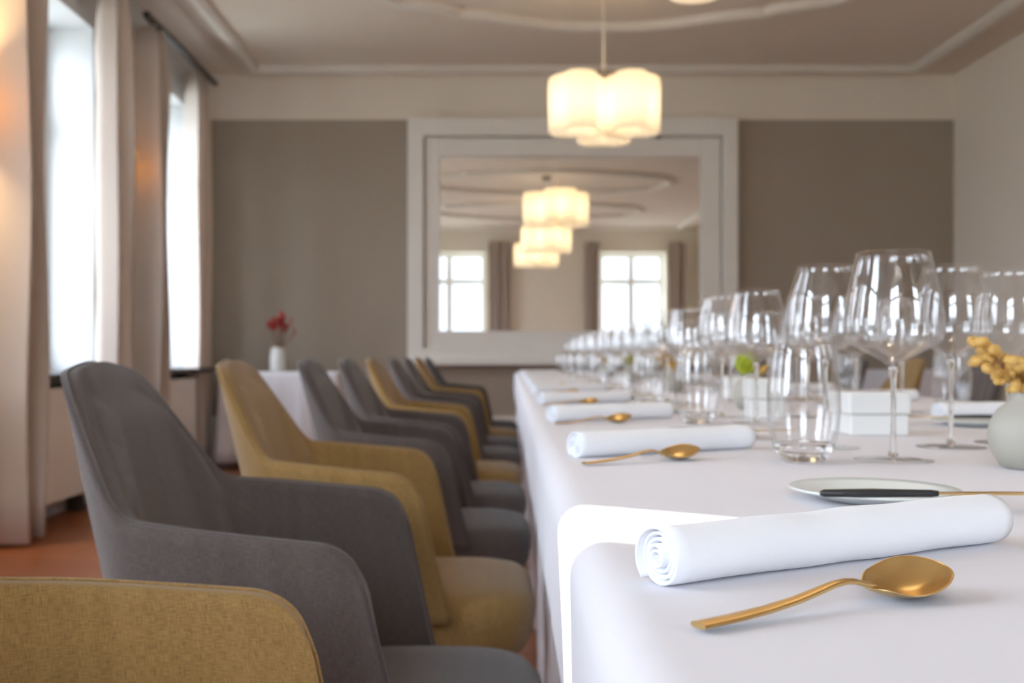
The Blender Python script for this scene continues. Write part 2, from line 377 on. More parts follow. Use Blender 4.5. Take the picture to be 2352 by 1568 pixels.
# ------------------------------------------------------------------ curtains and rails
def curtain(y0, y1, x0, x1, folds, label, z0=0.02, z1=3.08, seed=0, along='y', flat=False):
    rnd = random.Random(seed); n = folds*12; rows = 16
    ph = rnd.random()*6 if seed != 1 else -pi/2; vs_ = []; fs = []; th = 0.004
    xc, A = (x0+x1)/2, (x1-x0)/2
    base = []
    for i in range(n+1):
        t = i/n; a = 2*pi*folds*t+ph
        base.append((y0+(y1-y0)*(t+0.018*sin(2*a)), xc+A*(0.75*sin(a)+0.25*sin(0.5*a+1))))
    for r in range(rows+1):
        z = z0+(z1-z0)*r/rows; k = 1-0.35*max(0, (z-(z1-0.25))/0.25)
        for i, (yy, xx) in enumerate(base):
            q = 1+0.10*sin(3.1*z+i*0.35+seed)
            vs_.append((xc+(xx-xc)*k*q, yy, z))
    m_ = n+1
    for r in range(rows):
        for i in range(n): fs.append((r*m_+i, r*m_+i+1, (r+1)*m_+i+1, (r+1)*m_+i))
    if along == 'x': vs_ = [(v[1], v[0], v[2]) for v in vs_]
    c = Vector((sum(v[0] for v in vs_)/len(vs_), sum(v[1] for v in vs_)/len(vs_), z0))
    mb = MB(); mb.add([Vector(v)-c for v in vs_], fs)
    o = mb.build('curtain', M['curtain'], loc=c)
    s_ = o.modifiers.new('th', 'SOLIDIFY'); s_.thickness = th
    return tag(o, label, 'curtain', 'pleated floor-length curtains')
curtain(4.66, 4.93, -2.36, -2.10, 3, 'pleated greige curtain at the left edge of the picture, partly lit amber', seed=1)
curtain(5.98, 6.20, -2.34, -2.10, 3, 'pleated curtain at the far side of the nearer window', seed=2)
curtain(6.80, 7.02, -2.405, -2.16, 3, 'pleated curtain at the near side of the farther window', seed=3)
curtain(7.86, 8.22, -2.35, -2.215, 4, 'pleated curtain closest to the far wall, beside the corner', seed=4)
curtain(3.86, 4.12, -2.34, -2.12, 6, 'curtain out of frame on the pier beside the amber-lit curtain', seed=5)
curtain(2.85, 3.30, -2.34, -2.12, 6, 'curtain out of frame at the near side of the second window', seed=6)
curtain(1.74, 1.958, -2.29, -2.21, 3, 'unseen curtain placed to shape the sun strip, near half of the first window', seed=7)  # added out of view; its edge trims the sun beam to a strip
curtain(2.062, 2.32, -2.29, -2.21, 3, 'unseen curtain placed to shape the sun strip, far half of the first window', seed=8)  # added out of view; forms the other edge of the sunlit slit
curtain(0.02, 0.44, YF+0.05, YF+0.22, 5, 'curtain seen in the mirror beside its left window', seed=9, along='x')
curtain(1.86, 2.16, YF+0.05, YF+0.22, 4, 'curtain seen in the mirror left of its right window', seed=10, along='x')
curtain(3.47, 3.82, YF+0.05, YF+0.22, 4, 'curtain seen in the mirror right of its right window', seed=11, along='x')
def rail(y0, y1, x, label, along='y', z=3.095):
    b = MB()
    if along == 'y': b.box(x-0.02, x+0.02, y0, y1, z, z+0.035)
    else: b.box(y0, y1, x-0.02, x+0.02, z, z+0.035)
    tag(b.build('curtain_rail', M['rod'], smooth=False), label, 'curtain rail', 'dark curtain rails')
rail(6.68, 8.40, -2.23, 'dark curtain rail over the farther window, next to the corner')
rail(4.50, 6.25, -2.23, 'dark curtain rail over the nearer window')
rail(2.80, 4.40, -2.23, 'dark curtain rail out of frame over the second window')
rail(1.45, 2.75, -2.25, 'dark curtain rail out of frame over the first window')
# radiator covers under the sills
for i, (a, c) in ((1, (3.34, 3.80)), (2, (4.98, 5.93)), (3, (7.02, 7.82))):
    root = empty('radiator_cover', (XL+0.10, (a+c)/2, 0)); hw = (c-a)/2-0.02
    tag(root, ['white radiator cover out of frame below the first window', 'white radiator cover out of frame below the second window',
               'white radiator cover under the nearer window, dark gap beneath', 'white radiator cover under the farther window'][i], 'radiator cover', 'white radiator covers under the windows')
    b = MB(); b.box(-0.095, 0.10, -hw, hw, 0.13, SILL-0.075); b.build('panel', M['white'], root, smooth=False, bevel=0.004)
    for s_ in (-1, 1):
        b = MB(); b.box(-0.08, 0.0, s_*(hw-0.05)-0.02, s_*(hw-0.05)+0.02, 0, 0.13); b.build('foot', M['sill'], root, smooth=False)

# ------------------------------------------------------------------ wall lamps on the piers
def sconce(y, z, label, energy):
    root = empty('wall_lamp', (XL, y, z)); tag(root, label, 'wall lamp', 'wall lamps on the window piers')
    b = MB(); b.box(0, 0.02, -0.05, 0.05, -0.08, 0.08); b.build('back_plate', M['brass'], root, smooth=False, bevel=0.004)
    b = MB(); b.tube([(0.02, 0, -0.02), (0.06, 0, -0.03), (0.085, 0, 0.0), (0.085, 0, 0.05)], 0.007); b.build('arm', M['brass'], root)
    b = MB(); b.lathe([(0.045, -0.02), (0.06, 0.16), (0.057, 0.16), (0.042, -0.02)], 32, (0.085, 0, 0)); b.build('lamp_shade', M['sconce'], root)
    L = bpy.data.lights.new('lamp_light', 'POINT'); L.energy = energy; L.color = (1.0, 0.66, 0.30); L.shadow_soft_size = 0.03
    o = bpy.data.objects.new('lamp_light', L); COL.objects.link(o); o.parent = root; o.location = (0.085, 0, 0.06)
sconce(4.50, 1.95, 'small brass wall lamp out of frame beside the amber-lit curtain', 60)
sconce(6.62, 2.05, 'small wall lamp half hidden between the two middle curtains', 0.7)

# ------------------------------------------------------------------ pendant lamps
def pendant(cx, cy_, label, energy, ph0, zc=2.475):
    root = empty('pendant_lamp', (cx, cy_, zc)); tag(root, label, 'pendant lamp', 'lobed glass pendant lamps over the table')
    rnd = random.Random(int(cy_*10))
    for k, (sx, sy, ph) in enumerate(((-0.172, -0.06, pi/2-0.12), (0.172, -0.06, pi/2+0.16), (0.03, 0.215, pi/2))):
        pr = [(0.172, -0.175), (0.178, -0.17), (0.18, -0.10), (0.182, 0.0), (0.184, 0.12), (0.178, 0.178), (0.16, 0.19), (0.12, 0.193), (0.10, 0.190), (0.10, 0.186), (0.12, 0.188), (0.156, 0.184), (0.172, 0.172), (0.178, 0.12), (0.176, 0.0), (0.174, -0.10), (0.170, -0.17)]
        b = MB(); b.lathe([(r*0.93, z) for r, z in pr], 72, (sx, sy, 0), mod=lambda a, z: 1+0.15*cos(3*(a+ph+ph0))+0.03*cos(6*(a+ph+ph0)+pi))
        b.build('glass_shade', M['shade'], root)
        b = MB(); b.lathe([(0, 0.03), (0.02, 0.035), (0.03, 0.06), (0.018, 0.10), (0.012, 0.12), (0, 0.12)], 16, (sx, sy, 0), close=False); b.build('bulb', M['bulb'], root)
        b = MB(); b.tube([(sx, sy, 0.12), (sx, sy, 0.21)], 0.014); b.tube([(sx, sy, 0.205), (0, 0, 0.24)], 0.006); b.build('lamp_holder', M['canopy'], root)
        L = bpy.data.lights.new('bulb_light', 'POINT'); L.energy = energy; L.color = (1.0, 0.90, 0.76); L.shadow_soft_size = 0.04
        o = bpy.data.objects.new('bulb_light', L); COL.objects.link(o); o.parent = root; o.location = (sx, sy, 0.0)
    b = MB(); b.tube([(0, 0, 0.23), (0, 0, ZC-zc-0.03)], 0.006); b.build('cord', M['cream'], root)
    b = MB(); b.lathe([(0, -0.05), (0.05, -0.05), (0.065, -0.035), (0.065, 0), (0, 0)], 32, (0, 0, ZC-zc), close=False); b.build('canopy', M['canopy'], root)
pendant(0.745, 6.58, 'large lobed white glass pendant lamp in front of the mirror', 2.0, 0.0)
pendant(0.80, 3.74, 'lobed glass pendant lamp above the frame, middle one in the mirror', 2.0, 0.9)
pendant(0.78, 1.55, 'lobed glass pendant lamp overhead, lowest of those in the mirror', 2.0, 1.7)

# ------------------------------------------------------------------ chairs
def catmull(P, t):
    n = len(P)-1; x = min(max(t, 0), 1)*n; i = min(int(x), n-1); f = x-i
    g = lambda k: P[min(max(k, 0), n)]
    p0, p1, p2, p3 = g(i-1), g(i), g(i+1), g(i+2)
    return tuple(0.5*((2*b_)+(c-a)*f+(2*a-5*b_+4*c-d)*f*f+(3*b_-a-3*c+d)*f**3) for a, b_, c, d in zip(p0, p1, p2, p3))
def smooth(a, b_, x):
    t = min(max((x-a)/(b_-a), 0), 1); return t*t*(3-2*t)
# chair frame: +x faces the table, origin on the floor under the seat front; y across
HALF = [(-0.165, 0.250), (-0.230, 0.252), (-0.300, 0.250), (-0.365, 0.242), (-0.414, 0.216), (-0.434, 0.160), (-0.442, 0.080), (-0.444, 0.0)]
ZB = 0.395
def ztop(s):      # s 0..1 arm front to back centre
    base = 0.665+0.025*min(s, 0.55)/0.55
    r = base+(0.855-0.690)*smooth(0.53, 0.81, s)+0.016*smooth(0.72, 1.0, s)
    return r
def shell_point(s, t, side):
    x, y = catmull(HALF, s); zt = ztop(s)
    if s < 0.10:
        q = 1-s/0.10; zt -= 0.042*(1-sqrt(max(0, 1-q*q)))
    z = ZB+(zt-ZB)*t
    lean = 0.265*smooth(0.35, 0.85, s); x -= lean*(z-ZB)
    x += (1-smooth(0.0, 0.5, s))*0.062*(1-(z-ZB)/(0.66-ZB)) if s < 0.5 else 0
    y *= 0.90+0.10*smooth(ZB, 0.62, z)
    y *= 1-0.09*smooth(0.66, 0.87, z)
    return Vector((x, y*side, z))
def chair_meshes():
    NS, NT = 56, 16
    ss = [i/NS for i in range(NS+1)]
    P = {}
    cols = [(s**1.3 if s < 1 else 1, 1) for s in ss] + [(s**1.3, -1) for s in ss[:-1][::-1]]
    K = len(cols)
    outer = [[shell_point(s, j/NT, sd) for j in range(NT+1)] for s, sd in cols]
    # arc length for uv
    L = [0]
    for i in range(1, K): L.append(L[-1]+(outer[i][8]-outer[i-1][8]).length)
    vs_ = []; uv = []
    for i in range(K):
        for j in range(NT+1): vs_.append(outer[i][j]); uv.append((L[i], outer[i][j].z))
    O = len(vs_)
    for i in range(K):
        s = cols[i][0]
        for j in range(NT+1):
            a = outer[min(i+1, K-1)][j]-outer[max(i-1, 0)][j]; c = outer[i][min(j+1, NT)]-outer[i][max(j-1, 0)]
            n = a.cross(c)
            if n.length < 1e-9: n = Vector((0, cols[i][1], 0))
            n.normalize(); ctr = Vector((-0.15, 0, outer[i][j].z))
            if n.dot(ctr-outer[i][j]) < 0: n = -n
            n = Vector((n.x, n.y, n.z*0.3)).normalized()
            t = j/NT; th = 0.026
            pad = smooth(0.50, 0.72, s)*(1-smooth(0.87, 0.93, t)) * 0.026
            arm = 0.006*smooth(0.04, 0.2, s)*(1-smooth(0.8, 0.95, t))
            vs_.append(outer[i][j]+n*(th+pad+arm)); uv.append((L[i]+3.1, outer[i][j].z))
    fs = []; m_ = NT+1
    for i in range(K-1):
        for j in range(NT):
            fs.append((i*m_+j, (i+1)*m_+j, (i+1)*m_+j+1, i*m_+j+1))
            fs.append((O+i*m_+j, O+i*m_+j+1, O+(i+1)*m_+j+1, O+(i+1)*m_+j))
        fs.append((i*m_+NT, (i+1)*m_+NT, O+(i+1)*m_+NT, O+i*m_+NT)); fs.append((i*m_, O+i*m_, O+(i+1)*m_, (i+1)*m_))
    for i in (0, K-1):
        for j in range(NT):
            q = (i*m_+j, i*m_+j+1, O+i*m_+j+1, O+i*m_+j); fs.append(q if i == 0 else q[::-1])
    mb = MB(); mb.add(vs_, fs); S = (mb, uv)
    # piping (double seam) along the top edge
    pts = []
    for i in range(K):
        p = outer[i][NT]; q = vs_[O+i*m_+NT]; pts.append(p.lerp(q, 0.28)+Vector((0, 0, 0.0004)))
    head = [vs_[j].lerp(vs_[O+j], 0.28)+Vector((0.0015, 0, 0)) for j in range(0, NT)]
    tail = [vs_[(K-1)*m_+j].lerp(vs_[O+(K-1)*m_+j], 0.28)+Vector((0.0015, 0, 0)) for j in range(NT-1, -1, -1)]
    allp = head+pts+tail
    pm = MB(); pm.tube(allp, 0.0022, 6)
    return S, pm
S_, PIPE = chair_meshes()
def seat_mesh():
    # cushion: superellipse plan, stepped rounded side
    n = 64; DZ = -0.027
    prof = [(0.0, 0.347), (0.80, 0.347), (0.93, 0.352), (0.975, 0.372), (0.985, 0.392), (0.99, 0.398), (1.0, 0.404), (1.005, 0.425), (0.985, 0.446), (0.93, 0.460), (0.80, 0.468), (0.5, 0.474), (0.0, 0.477)]
    vs_ = []; uv = []; rings = []
    for k, (f, z) in enumerate(prof):
        if f == 0: rings.append([len(vs_)]); vs_.append((-0.160, 0, z+DZ)); uv.append((0, 0)); continue
        r = []
        for i in range(n):
            a = 2*pi*i/n; c, s = cos(a), sin(a)
            x = math.copysign(abs(c)**0.5, c)*0.218*f; y = math.copysign(abs(s)**0.45, s)*(0.205+0.018*(x/0.218))*f
            x -= 0.012*(abs(y)/0.2)**3 if c > 0 else 0
            r.append(len(vs_)); vs_.append((-0.160+x, y, z+DZ)); uv.append((x, y+z))
        rings.append(r)
    fs = []
    for A, B in zip(rings, rings[1:]):
        for i in range(n):
            j = (i+1) % n
            if len(A) == 1: fs.append((A[0], B[j], B[i]))
            elif len(B) == 1: fs.append((A[i], A[j], B[0]))
            else: fs.append((A[i], A[j], B[j], B[i]))
    mb = MB(); mb.add(vs_, fs); return mb, uv
SEAT = seat_mesh()
PROTO = {}
def make_chair(kind):
    root = empty('dining_chair')
    S_[0].build('backrest_shell', M[kind], root, uvs=S_[1])
    o = PIPE.build('seam_piping', M[kind], root, uvs=[(v[0], v[2]+v[1]) for v in PIPE.v])
    SEAT[0].build('seat_cushion', M[kind], root, uvs=SEAT[1])
    b = MB(); b.box(-0.36, -0.03, -0.15, 0.15, 0.290, 0.322); b.build('seat_frame', M['wood'], root, smooth=False, bevel=0.006)
    for sx, sy in ((-0.06, -0.14), (-0.06, 0.14), (-0.33, -0.14), (-0.33, 0.14)):
        b = MB(); dx = 0.04 if sx > -0.2 else -0.07; b.tube([(sx, sy, 0.30), (sx+dx, sy*1.28, 0.0)], [0.019, 0.011], 12); b.build('leg', M['wood'], root)
    return root
def chair(kind, u, v, yaw, label, group):
    loc = T(u, v, 0); rz = yaw-TILT
    if kind not in PROTO: o = make_chair(kind); PROTO[kind] = o; o.location = loc; o.rotation_euler = (0, 0, rz)
    else: o = dup(PROTO[kind], loc, rz)
    tag(o, label, 'chair', group); return o
GL = 'armchairs along the left side of the table'
U0 = 0.0
chair('mustard', 0.004, 0.700, radians(7), 'mustard armchair cropped in the bottom left foreground, only its arm showing', GL)
chair('grey', -0.008, 1.385, 0, 'nearest grey armchair, large in the left foreground', GL)
chair('mustard', -0.008, 2.075, radians(1), 'mustard armchair right behind the nearest grey armchair', GL)
chair('grey', 0.0, 2.80, radians(1), 'grey armchair right behind the second mustard one', GL)
chair('grey', 0.0, 3.45, 0, 'grey armchair just in front of the third mustard one', GL)
chair('mustard', -0.006, 4.15, 0, 'third mustard armchair from the front, between grey armchairs', GL)
chair('grey', 0.0, 4.86, 0, 'grey armchair right behind the third mustard one', GL)
chair('grey', 0.0, 5.52, 0, 'grey armchair just in front of the farthest mustard one', GL)
chair('mustard', 0.0, 6.20, 0, 'farthest mustard armchair on the left, a thin sliver', GL)
chair('charcoal', 0.0, 6.92, 0, 'dark armchair farthest away on the left side of the table', GL)
GR = 'armchairs along the right side of the table'
W0, W1 = 0.040, 1.25
def rchair(kind, v, label, du=0.0):
    chair(kind, W1+0.055+du, v, pi, label, GR)
rchair('grey', 3.98, 'dark grey armchair behind the yellow flowers at the right edge')
rchair('mustard', 4.72, 'mustard armchair across the table, seen below the big wine glass')
rchair('grey', 5.45, 'grey armchair across the table, behind the tumbler and mustard chair')

# ------------------------------------------------------------------ dining table and its cloth
V0, V1 = -0.35, 8.0
root = empty('dining_table', T((W0+W1)/2, (V0+V1)/2, 0), -TILT); tag(root, 'long dining table hidden under the white tablecloth', 'table')
hw, hl = (W1-W0)/2-0.06, (V1-V0)/2-0.06
b = MB(); b.box(-hw, hw, -hl, hl, TZ-0.035, TZ-0.004); b.build('tabletop', M['wood'], root, smooth=False)
for sx in (-1, 1):
    for sy in (-1, -0.33, 0.33, 1):
        b = MB(); b.box(sx*(hw-0.12)-0.03, sx*(hw-0.12)+0.03, sy*(hl-0.1)-0.03, sy*(hl-0.1)+0.03, 0, TZ-0.036); b.build('leg', M['wood'], root, smooth=False)
def cloth(u0, u1, v0, v1, ztop_, zhem, name, label, r=0.024, amp=0.020, seed=0, tilt=True, step=0.02, flare=0.05, inset=0.0):
    P = []; cr = 0.03
    def seg(a, b_):
        a, b_ = Vector(a), Vector(b_); n = max(2, int((b_-a).length/step))
        nrm = Vector(((b_-a).y, -(b_-a).x)).normalized()
        for i in range(n): P.append((a.lerp(b_, i/n), nrm))
    def arc(c, a0):
        for i in range(6):
            a = a0+pi/2*i/6; P.append((Vector(c)+cr*Vector((cos(a), sin(a))), Vector((cos(a), sin(a)))))
    seg((u0+cr, v0), (u1-cr, v0)); arc((u1-cr, v0+cr), -pi/2); seg((u1, v0+cr), (u1, v1-cr)); arc((u1-cr, v1-cr), 0)
    seg((u1-cr, v1), (u0+cr, v1)); arc((u0+cr, v1-cr), pi/2); seg((u0, v1-cr), (u0, v0+cr)); arc((u0+cr, v0+cr), pi)
    n = len(P); s = 0; S = []
    for i in range(n): S.append(s); s += (P[(i+1) % n][0]-P[i][0]).length
    rings = [(-0.029, 0.0)]
    for k in range(7): a = pi/2*k/6; rings.append((-r+r*sin(a), -r*(1-cos(a))))
    D = ztop_-zhem
    for f in (0.07, 0.12, 0.2, 0.3, 0.42, 0.55, 0.7, 0.85, 1.0): rings.append((0, -D*f))
    vs_ = []
    for (o_, dz) in rings:
        dep = max(0, (-dz-r)/D)
        for i in range(n):
            p, nr = P[i]; ss = S[i]
            w_ = (0.5+0.5*sin(ss*2*pi/0.21+1.7*sin(ss*1.9+seed)))*0.7+0.3*(0.5+0.5*sin(ss*2*pi/0.083+seed))
            cd = min((p-Vector(c)).length for c in ((u0, v0), (u1, v0), (u0, v1), (u1, v1)))
            off = -inset*smooth(0.16, 0.42, dep) - amp*min(1, dep*1.5)*w_ + flare*dep*math.exp(-(cd/0.12)**2)
            q = p+nr*(o_+off); z = ztop_+dz
            vs_.append(T(q.x, q.y, z) if tilt else Vector((q.x, q.y, z)))
    fs = []
    for k in range(len(rings)-1):
        for i in range(n): j = (i+1) % n; fs.append((k*n+i, k*n+j, (k+1)*n+j, (k+1)*n+i))
    fs = [f[::-1] for f in fs]; fs.append(tuple(range(n)))
    c = sum(vs_, Vector())/len(vs_); c.z = 0
    mb = MB(); mb.add([v-c for v in vs_], fs); o = mb.build(name, M['cloth'], loc=c)
    sd = o.modifiers.new('th', 'SOLIDIFY'); sd.thickness = 0.0015; sd.offset = -1
    return tag(o, label, 'tablecloth')
cloth(W0, W1, V0, V1, TZ, 0.10, 'tablecloth', 'long white tablecloth over the set dining table', inset=0.030)

# ------------------------------------------------------------------ glassware
def wine_proto(name, rim, wide, hgt, stem):
    root = empty(name)
    th = 0.0011
    o = [(0.006, stem), (0.013, stem+0.006), (wide*0.55, stem+0.0155), (wide*0.86, stem+0.0255), (wide*0.955, stem+0.030), (wide, stem+0.038), (wide*0.988, stem+0.054), (wide*0.93, stem+0.080)]
    z1 = hgt; r1 = rim
    for k in range(1, 5): t = k/4; o.append((wide*0.93+(r1-wide*0.93)*t, stem+0.08+(z1-stem-0.08)*t))
    inn = [(max(r-th*1.1, 0.002), z+(0.0025 if i < 4 else 0)) for i, (r, z) in enumerate(o)][::-1]; inn[0] = (rim-th, hgt)
    b = MB(); b.lathe([(0, stem-0.0005)]+o+[(rim-th*0.5, hgt+0.0006)]+inn+[(0, stem+0.0035)], 48, close=False); b.build('bowl', M['glass'], root)
    b = MB(); b.lathe([(0, 0.004), (0.0055, 0.006), (0.0035, 0.014), (0.0028, 0.05), (0.0030, stem-0.02), (0.0045, stem-0.006), (0.006, stem-0.001), (0, stem-0.001)], 16, close=False); b.build('stem', M['sglass'], root)
    b = MB(); b.lathe([(0, 0.0006), (0.043, 0.0006), (0.0435, 0.0014), (0.030, 0.0024), (0.012, 0.0038), (0, 0.0045)], 48, close=False); b.build('foot', M['glass'], root)
    return root
def tumbler_proto():
    root = empty('water_tumbler')
    o = [(0, 0.001), (0.020, 0.0005), (0.026, 0.004), (0.033, 0.018), (0.0385, 0.038), (0.0405, 0.060), (0.0400, 0.085), (0.0375, 0.110), (0.0345, 0.133)]
    i_ = [(0.0332, 0.133), (0.0362, 0.110), (0.0387, 0.085), (0.0390, 0.060), (0.0365, 0.038), (0.029, 0.021), (0.018, 0.014), (0, 0.012)]
    b = MB(); b.lathe([(0.0345, 0.0222)]+o[4:]+[(0.0340, 0.1338)]+i_[:5]+[(0.0300, 0.0222)], 48, close=False); b.build('glass_wall', M['glass'], root)
    b = MB(); b.lathe([(0, 0.001), (0.020, 0.0005), (0.026, 0.004), (0.0325, 0.016), (0.0344, 0.0220), (0.0300, 0.0218), (0.026, 0.0185), (0.018, 0.0150), (0, 0.0138)], 48, close=False); b.build('glass_base', M['sglass'], root)
    return root
WB = wine_proto('wine_glass', 0.0405, 0.0555, 0.239, 0.109)
WM = wine_proto('wine_glass', 0.0345, 0.0500, 0.239, 0.117)
TB = tumbler_proto()
first = {}
def put(proto, u, v, label, cat, group, rz=0):
    if proto.name not in first: o = proto; first[proto.name] = 1; o.location = T(u, v); o.rotation_euler = (0, 0, rz)
    else: o = dup(proto, T(u, v), rz)
    return tag(o, label, cat, group)
ORD = ['nearest', 'second', 'third', 'fourth', 'fifth', 'sixth', 'seventh', 'eighth', 'ninth', 'farthest']
VS = [0.50, 1.175, 1.83, 2.52, 3.21, 3.90, 4.60, 5.30, 6.00, 6.70]
UC = 0.60
for k, v in enumerate(VS):
    if k == 0: continue
    pl = '%s place along the left side' % ORD[k]
    put(WB, 0.443, v+0.015, 'large stemmed wine glass at the ' + pl, 'wine glass', 'large wine glasses of the left places')
    put(WM, 0.417, v+0.185, 'narrower stemmed wine glass left of the large one, ' + pl, 'wine glass', 'narrow wine glasses of the left places')
    put(WM, 0.583, v+0.188, 'narrower stemmed wine glass towards the table centre, ' + pl, 'wine glass', 'inner wine glasses of the left places')
    put(TB, 0.333 if k < 3 else 0.34, v-0.01, 'round-bottomed water tumbler at the ' + pl, 'tumbler', 'water tumblers of the left places')
VR = [1.43, 2.05, 2.74, 3.43, 4.12, 4.81, 5.50, 6.20, 6.90]
for k, v in enumerate(VR):
    pl = '%s place along the right side' % (ORD[k] if k < 8 else 'farthest')
    put(WM, 0.690, v, 'narrower stemmed wine glass towards the table centre, ' + pl, 'wine glass', 'inner wine glasses of the right places')
    if k: 
        put(WB, 0.845, v+0.17, 'large stemmed wine glass at the ' + pl, 'wine glass', 'large wine glasses of the right places')
        put(WM, 0.780, v+0.05, 'narrower stemmed wine glass in the middle of the trio, ' + pl, 'wine glass', 'narrow wine glasses of the right places')
        put(TB, 0.955, v+0.18, 'round-bottomed water tumbler at the ' + pl, 'tumbler', 'water tumblers of the right places')

# ------------------------------------------------------------------ napkins
def napkin_mesh(seed):
    rnd = random.Random(seed); L = 0.268; th = 0.0019; turns = 5.2; n = 220; m_ = 30; R = 0.0176; r0 = 0.0016
    pitch = (R-r0)/turns
    vs_ = []; uv = []
    for layer in (0, 1):
        for i in range(n+1):
            th_ = 2*pi*turns*i/n; r = r0+pitch*th_/(2*pi)+(th*0.9 if layer else 0)-th*0.9
            a = -th_ + 2*pi*turns - radians(48)
            for j in range(m_+1):
                t = j/m_; x = -L/2+L*t
                fade = 1-0.28*t*0.0
                wob = 0.0007*noise.noise(Vector((x*22, a*0.5, seed)))*(i/n)*2
                rr = r+wob
                if j == 0: x += 0.004*noise.noise(Vector((i*0.02, 0, seed)))-0.002*(1-i/n)+0.0012*sin(i*0.04+seed)
                if j == m_: x += 0.006*noise.noise(Vector((i*0.03, 5, seed)))-0.012*(1-i/n)
                y = rr*cos(a)*1.04; z = rr*sin(a)*(0.97)
                vs_.append((x, y, z)); uv.append((x, i*0.002))
    O = (n+1)*(m_+1); q = m_+1; fs = []
    for i in range(n):
        for j in range(m_):
            fs.append((i*q+j, (i+1)*q+j, (i+1)*q+j+1, i*q+j+1)); fs.append((O+i*q+j, O+i*q+j+1, O+(i+1)*q+j+1, O+(i+1)*q+j))
        for j in (0, m_):
            f = (i*q+j, O+i*q+j, O+(i+1)*q+j, (i+1)*q+j); fs.append(f if j == 0 else f[::-1])
    for i in (0, n):
        for j in range(m_):
            f = (i*q+j, i*q+j+1, O+i*q+j+1, O+i*q+j); fs.append(f if i == 0 else f[::-1])
    zmin = min(v[2] for v in vs_)
    mb = MB(); mb.add([(x, y, z-zmin) for x, y, z in vs_], fs); return mb
NP = [napkin_mesh(s) for s in (3, 8)]
protoN = {}
def napkin(u, v, rz, label, group, which=0):
    if which not in protoN:
        o = NP[which].build('napkin', M['napkin']); protoN[which] = o
    else: o = protoN[which].copy(); COL.objects.link(o)
    o.location = T(u, v, TZ+0.0004); o.rotation_euler = (0, 0, rz-TILT); tag(o, label, 'napkin', group)
# ------------------------------------------------------------------ gold spoons
def spoon_proto():
    root = empty('spoon')
    # x along the spoon from handle end to tip, z up from the cloth
    path = [(0.0, 0.0028), (0.02, 0.0036), (0.04, 0.0050), (0.058, 0.0072), (0.072, 0.0098), (0.082, 0.0118), (0.090, 0.0125), (0.096, 0.0118), (0.101, 0.0102), (0.108, 0.0088)]
    wd = [0.0050, 0.0048, 0.0043, 0.0038, 0.0032, 0.0028, 0.0025, 0.0024, 0.0026, 0.0032]
    vs_ = []; fs = []; n = 14
    for (x, z), w_ in zip(path, wd):
        for j in range(n):
            a = 2*pi*j/n; ca, sa = cos(a), sin(a)
            hh = 0.0017 if sa > 0 else 0.0012
            vs_.append((x, w_*math.copysign(abs(ca)**0.75, ca), z+hh*math.copysign(abs(sa)**0.9, sa)))
    for i in range(len(path)-1):
        for j in range(n): fs.append((i*n+j, i*n+(j+1) % n, (i+1)*n+(j+1) % n, (i+1)*n+j))
    fs.append(tuple(range(n))[::-1]); fs.append(tuple((len(path)-1)*n+j for j in range(n)))
    b = MB(); b.add(vs_, [f[::-1] for f in fs]); o = b.build('handle', M['gold'], root)
    sharp(o, 50)
    # bowl
    x0, x1 = 0.1050, 0.1600; NR, NA = 12, 48; vs_ = []; fs = []
    def outline(a):
        t = (1-cos(a))/2   # 0 at handle side .. 1 at tip
        x = x0+(x1-x0)*t; w_ = 0.0185*abs(sin(a))**1.04*(0.80+0.42*t-0.26*t*t)
        return x, w_*(1 if sin(a) >= 0 else -1)
    xc = 0.133
    RW = lambda y, f: 0.20*y*f*f
    def rimz(x): t = (x-x0)/(x1-x0); return 0.0085+0.0065*smooth(0.3, 1, t)+0.0012*sin(pi*t)
    for lay in (0, 1):
        vs_.append((xc, 0, 0.0016-0.0010*lay+0.0002))
        for k in range(1, NR+1):
            f = k/NR
            for j in range(NA):
                x, y = outline(2*pi*j/NA); px = xc+(x-xc)*f; py = y*f
                z = 0.0018+(rimz(x)-0.0018)*(f**2.1)
                zz = z - 0.0011*lay + 0.24*py*f*f*smooth(0, 0.25, (px-x0)/(x1-x0))
                vs_.append((px*1.0+(0.0), py*(1+0.012*lay), zz))
    per = 1+NR*NA
    for lay in (0, 1):
        o_ = lay*per
        for j in range(NA):
            f = (o_, o_+1+j, o_+1+(j+1) % NA); fs.append(f if not lay else f[::-1])
        for k in range(NR-1):
            for j in range(NA):
                a = o_+1+k*NA+j; a2 = o_+1+k*NA+(j+1) % NA; f = (a, a+NA, a2+NA, a2); fs.append(f if not lay else f[::-1])
    for j in range(NA):
        a = 1+(NR-1)*NA+j; a2 = 1+(NR-1)*NA+(j+1) % NA; fs.append((a, per+a, per+a2, a2))
    b = MB(); b.add(vs_, fs); b.build('bowl', M['gold'], root, sub=1)
    return root
SP = spoon_proto(); spoon_first = [True]
def spoon(p, rz, label, group):
    if spoon_first[0]: o = SP; spoon_first[0] = False; o.location = p; o.rotation_euler = (0, 0, rz)
    else: o = dup(SP, p, rz)
    tag(o, label, 'spoon', group)
